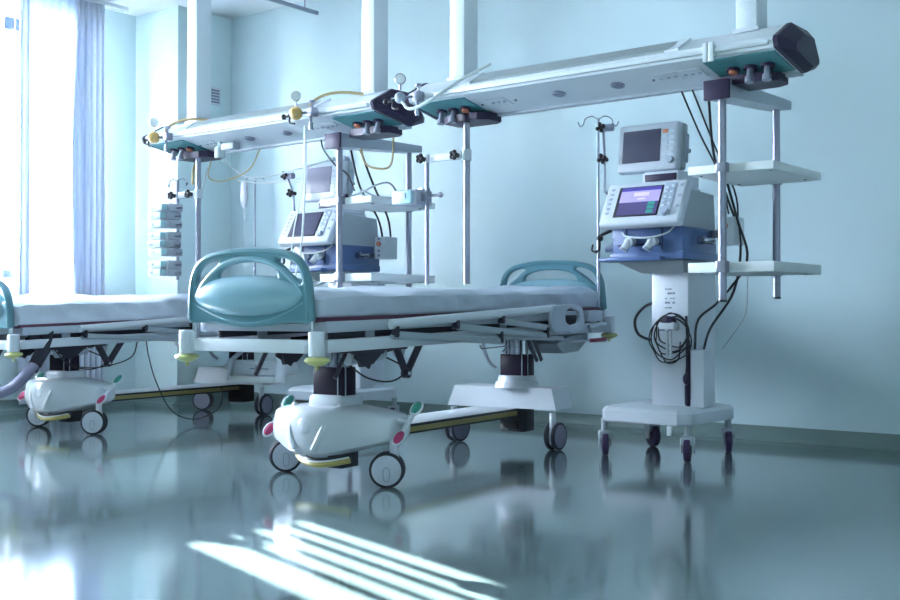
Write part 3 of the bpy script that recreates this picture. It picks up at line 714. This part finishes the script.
# ------------------------------------------------------------------ ventilators
def ventilator(label, x, lit):
    """local origin = centre of the trolley base on the floor; local -y faces the camera"""
    t = thing('ventilator', label, 'ventilator', (x, 5.28, 0), 0, 'bedside ventilators on trolleys')
    # trolley
    base = [(-.265, -.23), (-.215, -.29), (.19, -.29), (.245, -.235), (.245, .25), (.20, .285), (-.21, .285), (-.255, .25)]
    MB().loft([[(u*.98, v*.98, .178) for u, v in base], [(u, v, .185) for u, v in base], [(u, v, .235) for u, v in base], [(u*.95, v*.95, .252) for u, v in base], [(u*.80, v*.72, .262) for u, v in base]]).done('trolley_base', 'cart_white', t, smooth=30)
    mm = MB()
    for xx in (-.14, -.05, .05, .13): mm.sph((xx, -.281, .181), .005, 8)
    mm.done('screw', 'ink', t)
    for (u, v), a in zip(((-.235, -.255), (.225, -.245), (-.22, .235), (.215, .25)), (.6, .35, 1.0, .5)):
        caster(t, u, v, a+PI, .060, False, .19, .046, 'caster_purple', 'caster_purple', 'vent_side')
    MB().b(.14, .165, -.30, -.286, .13, .178, .002).done('tag', 'white_frame', t)
    o = MB().b(-.06, .15, -.08, .24, .258, .985, .008).done('column', 'cart_white', t)
    mm = MB()                                            # printed notice on the column
    for r_ in range(5):
        for c_ in range(4):
            if (r_*3+c_*5+1) % 4: mm.b(.02+c_*.014, .029+c_*.014+.003*(c_ % 2), -.083, -.0795, .855-r_*.024, .861-r_*.024+.004*(r_ % 2))
    mm.done('notice', 'ink', o)
    # bin behind / beside the column
    MB().b(.165, .238, -.09, .03, .258, .545, .004).done('side_bin', 'cart_white', t)
    MB().tube([(.15, -.085, .262), (.15, -.085, .60)], .012, n=8).done('cable_duct', 'plastic_dark', t)
    # humidifier head with coiled cable
    h = MB(Matrix.Translation((.06, 0, .015))).b(-.045, .045, -.15, -.08, .63, .675, .012).b(-.012, -.002, -.13, -.118, .50, .64).b(.008, .018, -.13, -.118, .49, .64).done('humidifier', 'white_gloss', t)
    MB(Matrix.Translation((.06, 0, .015))).cyl((0, -.115, .67), (0, -.115, .70), .042, .03, 16).done('humidifier_top', 'plastic_dark', h)
    MB(Matrix.Translation((.06, 0, .015))).b(-.035, -.008, -.153, -.149, .628, .638).b(.012, .036, -.153, -.149, .628, .638).done('humidifier_label', 'ink', h)
    mm = MB(Matrix.Translation((.055, 0, .03))); rnd = random.Random(3)
    for k in range(5):
        r0 = .085+.012*k*.6; zc = .615-.012*k; pts = []
        for i in range(12):
            a = 2*PI*i/12; pts.append((.015+r0*math.cos(a)+rnd.uniform(-.009, .009), -.10-.012*k*.6, zc+r0*1.0*math.sin(a)+rnd.uniform(-.009, .009)))
        mm.tube(pts, .0036, n=6, closed=True, sub=3)
    mm.tube([(.07, -.12, .56), (.06, -.125, .47), (.0, -.125, .45), (-.04, -.125, .50)], .0036, n=6)
    mm.done('coiled_cable', 'black', t)
    mm = MB(); mm.tube([(.145, -.095, .72), (.155, -.10, .55), (.15, -.10, .45), (.145, -.10, .42)], .006, n=6).sph((.147, -.10, .40), .022, 12, (.8, .8, 1.3)).tube([(.147, -.10, .37), (.145, -.095, .27)], .008, n=6).done('call_lead', 'plastic_dark', t)
    # blue pneumatic unit
    MB().b(-.185, .215, -.27, .12, 1.035, 1.165, .012).b(-.195, .22, -.275, .12, 1.00, 1.045, .01).done('pneumatic_unit', 'blue_body', t)
    MB().b(-.235, .12, -.325, -.20, .995, 1.018, .008).done('front_tray', 'blue_body', t)
    MB().loft([[(-.17, -.24, .996), (.20, -.24, .996), (.20, .11, .996), (-.17, .11, .996)], [(-.08, -.15, .94), (.16, -.15, .94), (.16, .10, .94), (-.08, .10, .94)]]).done('unit_underside', 'vent_side', t)
    mm = MB(); mm.b(-.15, .10, -.274, -.268, 1.075, 1.082).b(-.10, -.095, -.274, -.268, 1.05, 1.16).b(.10, .105, -.274, -.268, 1.05, 1.16).done('unit_seam', 'plastic_dark', t)
    for xx in (-.065, .065):
        mm = MB(); mm.cyl((xx, -.265, 1.095), (xx, -.315, 1.09), .022, .025, 16).cyl((xx, -.30, 1.10), (xx-.02, -.325, 1.055), .02, n=14).done('breathing_port', 'white_gloss', t)
        MB().cyl((xx-.018, -.323, 1.060), (xx-.022, -.327, 1.050), .0215, n=14).done('port_ring', 'panel_grey', t)
    MB().tube([(-.12, -.275, 1.145), (-.06, -.33, 1.118), (.06, -.33, 1.11), (.14, -.30, 1.13), (.17, -.275, 1.16)], .005, n=6).done('breathing_hose', 'hose_white', t)
    MB().cyl((.215, -.10, 1.10), (.25, -.10, 1.10), .02, n=12).cyl((.25, -.10, 1.10), (.30, -.08, 1.10), .011, n=10).b(.215, .235, -.06, .06, 1.085, 1.115).done('side_connector', 'steel', t)
    MB().cyl((-.18, -.22, 1.08), (-.24, -.24, 1.07), .022, n=12).cyl((-.18, -.16, 1.09), (-.23, -.17, 1.09), .015, n=12).done('nebuliser_port', 'panel_grey', t)
    MB().tube([(-.19, -.26, 1.16), (-.245, -.29, 1.13), (-.24, -.30, 1.09), (-.25, -.29, 1.06), (-.27, -.29, 1.05)], .008, n=8).sph((-.24, -.295, 1.12), .018, 10).tube([(-.27, -.29, 1.05), (-.29, -.29, 1.06), (-.285, -.29, 1.09)], .005, n=6).done('hose_hook', 'black', t)
    # grey cabinet behind the tilted panel
    MB().loft([[(-.175, -.33, 1.165), (.205, -.33, 1.165), (.205, .12, 1.165), (-.175, .12, 1.165)], [(-.175, -.24, 1.36), (.205, -.24, 1.36), (.205, .10, 1.345), (-.175, .10, 1.345)]]).done('cabinet', 'vent_side', t, smooth=20)
    # control panel, tilted back
    Mp = Matrix.Translation((.045, -.34, 1.27)) @ Matrix.Rotation(math.radians(-28), 4, 'X')
    o = MB(Mp).box((0, 0, 0), (.45, .055, .248), .016, seg=3).done('control_panel', 'vent_grey', t, smooth=50)
    MB(Mp).b(-.148, .098, -.031, -.027, -.082, .094, .002).done('screen_bezel', 'black', o)
    if lit:
        MB(Mp).b(-.130, .090, -.0335, -.031, .066, .086).done('screen_header', 'screen_header', o)
        MB(Mp).b(-.130, .090, -.0335, -.031, .0, .066).done('screen_upper', 'screen_lilac', o)
        MB(Mp).b(-.130, .090, -.0335, -.031, -.074, .0).done('screen_lower', 'screen_violet', o)
        MB(Mp).b(-.055, .03, -.035, -.033, .035, .055).done('screen_message', 'screen_cream', o)
        MB(Mp).b(-.03, .015, -.035, -.033, .014, .022).done('screen_message', 'screen_cream', o)
        for q in range(3): MB(Mp).b(.035, .072, -.035, -.033, -.068+q*.024, -.050+q*.024).done('screen_icon', 'screen_green', o)
    else:
        MB(Mp).b(-.130, .090, -.0335, -.031, -.074, .086).done('screen', 'screen_off', o)
    MB(Mp).b(.105, .168, -.031, -.027, -.085, .105, .002).done('key_strip', 'panel_grey', o)
    for q in range(5):
        MB(Mp).b(.112, .130, -.0345, -.030, .070-q*.026, .083-q*.026, .002).done('key', 'button', o)
        if q < 4: MB(Mp).b(.141, .160, -.0345, -.030, .078-q*.034, .090-q*.034, .002).done('key', 'button', o)
    for q in range(6): MB(Mp).b(-.195, -.178, -.0315, -.027, .080-q*.028, .090-q*.028).done('key_mark', 'panel_grey', o)
    for q in range(3): MB(Mp).b(.188, .203, -.0315, -.027, .080-q*.06, .094-q*.06).done('key_mark', 'panel_grey', o)
    MB(Mp).cyl((.140, -.028, -.068), (.140, -.05, -.068), .021, .019, 20).done('rotary_knob', 'panel_grey', o, smooth=40)
    # foot of the monitor and side module
    MB().b(-.10, .16, -.20, .05, 1.352, 1.375, .008).b(-.05, .15, -.19, .05, 1.37, 1.455, .01).done('monitor_mount', 'vent_grey', t)
    MB().b(-.035, .14, -.197, -.188, 1.405, 1.44, .003).done('mount_recess', 'plastic_dark', t)
    o = MB().b(.275, .365, .0, .12, 1.08, 1.22, .005).done('gas_module', 'white_frame', t)
    mm = MB(); mm.cyl((.315, -.0, 1.175), (.315, -.012, 1.175), .016, n=16).done('red_dial', 'orange', o)
    [MB().cyl((px, .001, pz), (px, -.007, pz), .007, n=10).done('port', 'ink', o) for px, pz in ((.315, 1.207), (.315, 1.13), (.315, 1.10))]
    MB().b(.21, .285, .05, .09, 1.12, 1.16).done('module_arm', 'alu', t)
    return t
def monitor(label, x, lit):
    t = thing('patient_monitor', label, 'patient monitor', (x-.04, 5.17, 1.455), 0, 'patient monitors on the ventilators')
    Mp = Matrix.Translation((0, 0, .004)) @ Matrix.Rotation(math.radians(-7), 4, 'X')
    o = MB(Mp).b(-.180, .165, -.05, .005, .0, .252, .014, seg=3).done('front_case', 'vent_grey', t, smooth=50)
    MB(Mp).b(-.165, .168, .003, .055, .012, .255, .012).done('rear_case', 'vent_side', t)
    MB(Mp).b(-.150, .068, -.0535, -.049, .048, .218, .002).done('screen', 'screen_off' if lit else 'screen_grey', o)
    for c_ in range(2):
        for r_ in range(5):
            MB(Mp).b(.078+c_*.04, .108+c_*.04, -.053, -.049, .192-r_*.030, .212-r_*.030, .002).done('key', 'orange' if (c_, r_) == (0, 0) and lit else 'button', o)
    MB(Mp).cyl((.132, -.049, .048), (.132, -.072, .048), .018, .016, 18).done('rotary_knob', 'panel_grey', o, smooth=40)
    MB(Mp).b(.17, .195, .025, .045, .10, .12, .004).b(.17, .178, .015, .05, .05, .2, .003).done('side_socket', 'panel_grey', t)
    MB().b(-.02, .14, -.03, .07, 0, .012, .004).done('foot', 'panel_grey', t)
    return t
VX1, VX2 = -2.725, -5.075
ventilator('blue and grey ventilator on a white trolley at right, its screen lit violet', VX1, True)
ventilator('blue and grey ventilator in the left bay, its screen switched off, behind the hanging stand', VX2, False)
monitor('patient monitor with a dark screen standing on the lit right ventilator', VX1, True)
monitor('patient monitor with a pale reflecting screen on the left ventilator', VX2, False)

# hinged arms carrying the breathing hoses
def hose_arm(label, pts, loc):
    t = thing('hose_support', label, 'support arm', loc, 0, 'hinged hose arms')
    P = [V(p) for p in pts]
    for a, b in zip(P, P[1:]): MB().cyl(a, b, .007, n=10).done('rod', 'steel', t, smooth=50)
    for p in P[:2]:
        mm = MB(); mm.cyl(p-V((0, .03, 0)), p+V((0, .02, 0)), .013, n=12)
        for k in range(4): a = PI/2*k+.3; mm.sph(p+V((.018*math.cos(a), -.03, .018*math.sin(a))), .012, 8)
        mm.done('joint_knob', 'black', t)
    MB().cyl(P[0], P[0]+V((.055, .0, -.002)), .02, n=16).done('hinge_barrel', 'alu', t, smooth=50)
    return t
hose_arm('jointed steel hose arm with black star knobs on the left of the lit ventilator', [(-.0, .0, .34), (.02, -.02, .17), (.03, -.04, .0), (.13, .0, -.10)], (-3.03, 5.13, 1.375))
hose_arm('jointed steel hose arm with black star knobs above the switched-off ventilator', [(.0, .0, .32), (.075, -.02, .20), (.11, -.04, .06), (.16, .05, -.02)], (-5.36, 5.05, 1.31))

# cables between the right beam, stand and ventilator
def cable(label, pts, r, m='black', cat='cable', name='cable', group=None):
    P = [V(p) for p in pts]; o0 = P[-1]
    return tag(MB().tube([p-o0 for p in P], r, n=8).done(name, m, loc=o0), label, cat, group)
cable('left one of two thin black cables plugged in below the right supply beam', [(-2.41, 4.80, 1.785), (-2.40, 4.80, 1.76), (-2.41, 5.0, 1.60), (-2.44, 5.3, 1.42), (-2.46, 5.43, 1.25)], .0045)
cable('right one of two thin black cables plugged in below the right supply beam', [(-2.36, 4.80, 1.785), (-2.345, 4.80, 1.76), (-2.34, 5.0, 1.55), (-2.36, 5.3, 1.32), (-2.42, 5.44, 1.10)], .0045)
cable('thick black cable behind the right stand running straight down to the trolley bin', [(-2.30, 4.86, 1.75), (-2.34, 5.0, 1.5), (-2.38, 5.25, 1.30), (-2.36, 5.35, 1.1), (-2.40, 5.36, .85), (-2.50, 5.30, .66), (-2.52, 5.26, .55)], .0065)
cable('thick black cable crossing behind the front post of the right stand', [(-2.23, 4.86, 1.75), (-2.31, 5.05, 1.45), (-2.35, 5.28, 1.22), (-2.33, 5.36, 1.0), (-2.46, 5.32, .80), (-2.545, 5.25, .70), (-2.55, 5.22, .55)], .0065)
cable('black hose looping out on the left of the right trolley column', [(-2.82, 5.36, .80), (-2.92, 5.38, .77), (-2.98, 5.38, .70), (-2.96, 5.38, .62), (-2.86, 5.36, .59), (-2.80, 5.34, .62)], .008, cat='hose', name='hose')
cable('thin grey wire hanging down beside the side bin of the right trolley', [(-2.30, 5.30, .92), (-2.31, 5.30, .74), (-2.36, 5.28, .64), (-2.42, 5.26, .555)], .003, 'vent_side')
# cables of the left bay
cable('black cable bundle strand leaning behind the left stand, nearer the post', [(-4.60, 4.84, 1.74), (-4.62, 4.95, 1.5), (-4.70, 5.2, 1.33), (-4.83, 5.40, 1.19)], .0065)
cable('black cable bundle strand leaning behind the left stand, farther from the post', [(-4.55, 4.86, 1.74), (-4.56, 5.0, 1.52), (-4.66, 5.25, 1.33), (-4.80, 5.44, 1.19)], .0065)
cable('yellow hose drooping in a loop below the left stand arm', [(-4.50, 4.82, 1.75), (-4.46, 4.82, 1.62), (-4.38, 4.84, 1.58), (-4.29, 4.86, 1.60), (-4.25, 4.84, 1.79)], .0065, 'hose_yellow', 'hose', 'hose')
cable('thin black lead curving from the left beam behind the left stand post', [(-4.78, 4.78, 1.79), (-4.76, 4.78, 1.72), (-4.68, 4.80, 1.62), (-4.60, 4.82, 1.56), (-4.56, 4.84, 1.46)], .005)
cable('pale hose dropping straight from the left beam past the switched-off ventilator', [(-4.68, 4.55, 1.824), (-4.69, 4.56, 1.5), (-4.76, 4.6, 1.15), (-4.84, 4.62, .88), (-4.96, 4.9, .90), (-5.02, 5.10, .95)], .006, 'hose_white', 'hose', 'hose')
cable('thinner pale line dropping from the left beam beside the pale hose', [(-4.72, 4.58, 1.819), (-4.73, 4.58, 1.5), (-4.83, 4.6, 1.20), (-4.90, 4.64, .90), (-5.02, 4.9, .92), (-5.06, 5.12, .96)], .004, 'hose_white', 'hose', 'hose')
cable('long slack white hose swagged below the left supply beam', [(-5.72, 4.80, 1.74), (-5.55, 4.9, 1.62), (-5.2, 5.0, 1.66), (-4.95, 5.1, 1.74), (-4.85, 4.86, 1.80)], .005, 'hose_white', 'hose', 'hose')
cable('brownish hose hooked round the pale post under the left beam', [(-5.80, 4.78, 1.74), (-5.80, 4.76, 1.63), (-5.70, 4.80, 1.60), (-5.50, 4.84, 1.66), (-5.38, 4.84, 1.80)], .0045, 'hose_yellow', 'hose', 'hose')
cable('yellow tube hanging along the pale post below the left beam', [(-5.855, 4.72, 1.75), (-5.865, 4.69, 1.68), (-5.86, 4.68, 1.62), (-5.87, 4.69, 1.58)], .010, 'hose_yellow', 'hose', 'hose')
cable('dark lead hanging behind the pump rack', [(-5.86, 4.8, 1.70), (-5.9, 4.78, 1.5), (-5.92, 4.78, 1.25), (-5.93, 4.76, .95)], .004, 'vent_side')
# odds and ends on the left stand's upper shelf
w = cable('tangle of grey wires lying on the upper shelf of the left stand', [(-4.64, 4.76, 1.415), (-4.58, 4.82, 1.43), (-4.50, 4.84, 1.45), (-4.42, 4.88, 1.49), (-4.36, 4.92, 1.50), (-4.33, 4.95, 1.45), (-4.38, 4.98, 1.42), (-4.48, 4.94, 1.43), (-4.56, 4.90, 1.47), (-4.5, 4.86, 1.43), (-4.42, 4.92, 1.412)], .006, 'vent_side', 'wires', 'wires')
sp = MB(); sp.cyl((0, 0, .0), (0, 0, .02), .03, n=16).cyl((0, 0, .02), (0, 0, .035), .018, n=16)
tag(sp.done('probe_head', 'plastic_dark', loc=(-4.60, 4.80, 1.406)), 'small dark probe head on the upper shelf of the left stand, beside the post', 'probe')
# wall oxygen units behind the left beam
for k, (x, lab) in enumerate(((-6.02, 'left one of two grey hose plugs on the back wall below the left beam'), (-5.88, 'right one of two grey hose plugs on the back wall below the left beam'))):
    t = thing('wall_plug', lab, 'plug', (x, BY, 1.90), 0, 'wall hose plugs')
    MB().b(-.045, .045, -.02, 0, -.03, .04, .006).done('plate', 'vent_grey', t)
    MB().cyl((0, -.02, 0), (0, -.075, -.0), .026, n=16).done('plug', 'panel_grey', t)
    MB().tube([(0, -.07, -.01), (-.05, -.10, -.06), (-.25, -.16, -.13-.02*k), (-.55, -.24, -.15), (-.75, -.34, -.12)], .006, n=6).done('hose', 'hose_white', t)
# transparent flowmeter bottle under the left beam
t = thing('flowmeter_bottle', 'round pale flowmeter bottle under the left supply beam, near the pale post', 'bottle', (-5.52, 4.62, 1.715))
MB().lathe([(.001, 0), (.03, .0), (.034, .01), (.034, .06), (.02, .075), (.012, .08), (.012, .108)], (0, 0, 0), (0, 0, 1), 18).done('jar', 'bottle', t, smooth=45)
MB().b(.03, .15, -.02, .04, .045, .09, .008).done('cap', 'vent_side', t)

# ------------------------------------------------------------------ outside: the wing seen through the window
bl = thing('building', 'white building wing with dark windows outside, seen through the glass', 'building', (-20.5, 16.6, -4))
MB().prism([(.5, -6.0), (.5, 8), (-4, 8), (-4, -4.2)], 0, 13, lambda u, v, a: (u, v, a)).done('facade', 'facade', bl)
for y, w_, z, h_ in ((-5.16, .21, 10.2, .25), (-4.93, .08, 10.2, .25), (-5.17, .27, 5.41, .16), (-4.6, .25, 5.41, .16)):
    MB().b(.47, .515, y, y+w_, z, z+h_).done('window', 'facade_window', bl)
struct(MB().b(-60, LX-T-.3, -40, 40, -4.2, -4).done('ground', 'asphalt'))

# ------------------------------------------------------------------ light
w = bpy.data.worlds.new('World'); bpy.context.scene.world = w; w.use_nodes = True
bg = w.node_tree.nodes['Background']; bg.inputs[0].default_value = (.76, .84, 1.0, 1); bg.inputs[1].default_value = 9.0
sd = bpy.data.lights.new('Sun', 'SUN'); sd.energy = 20; sd.angle = math.radians(.35); sd.color = (1, .97, .90)
so = bpy.data.objects.new('Sun', sd); C.objects.link(so)
az, el = math.radians(16.6), math.radians(15.0)
d = V((math.cos(az)*math.cos(el), -math.sin(az)*math.cos(el), -math.sin(el))); so.rotation_euler = d.to_track_quat('-Z', 'Y').to_euler()
for a, b, WZ0, WZ1 in WINS:
    ld = bpy.data.lights.new('WindowPortal', 'AREA'); ld.shape = 'RECTANGLE'; ld.size = b-a; ld.size_y = WZ1-WZ0; ld.cycles.is_portal = True
    lo = bpy.data.objects.new('WindowPortal', ld); C.objects.link(lo); lo.location = (LX-T-.02, (a+b)/2, (WZ0+WZ1)/2)
    lo.rotation_euler = V((1, 0, 0)).to_track_quat('-Z', 'Z').to_euler()

# ------------------------------------------------------------------ camera
cd = bpy.data.cameras.new('Camera'); cd.sensor_width = 36; cd.lens = 1116/900*36; cd.clip_start = .05; cd.clip_end = 200
co = bpy.data.objects.new('Camera', cd); C.objects.link(co); co.location = (0, 0, .735); co.rotation_euler = (math.radians(90.667), 0, math.radians(38.4))
sc = bpy.context.scene; sc.camera = co
sc.view_settings.view_transform = 'Standard'; sc.view_settings.look = 'None'; sc.view_settings.gamma = 1; sc.view_settings.exposure = 3.2
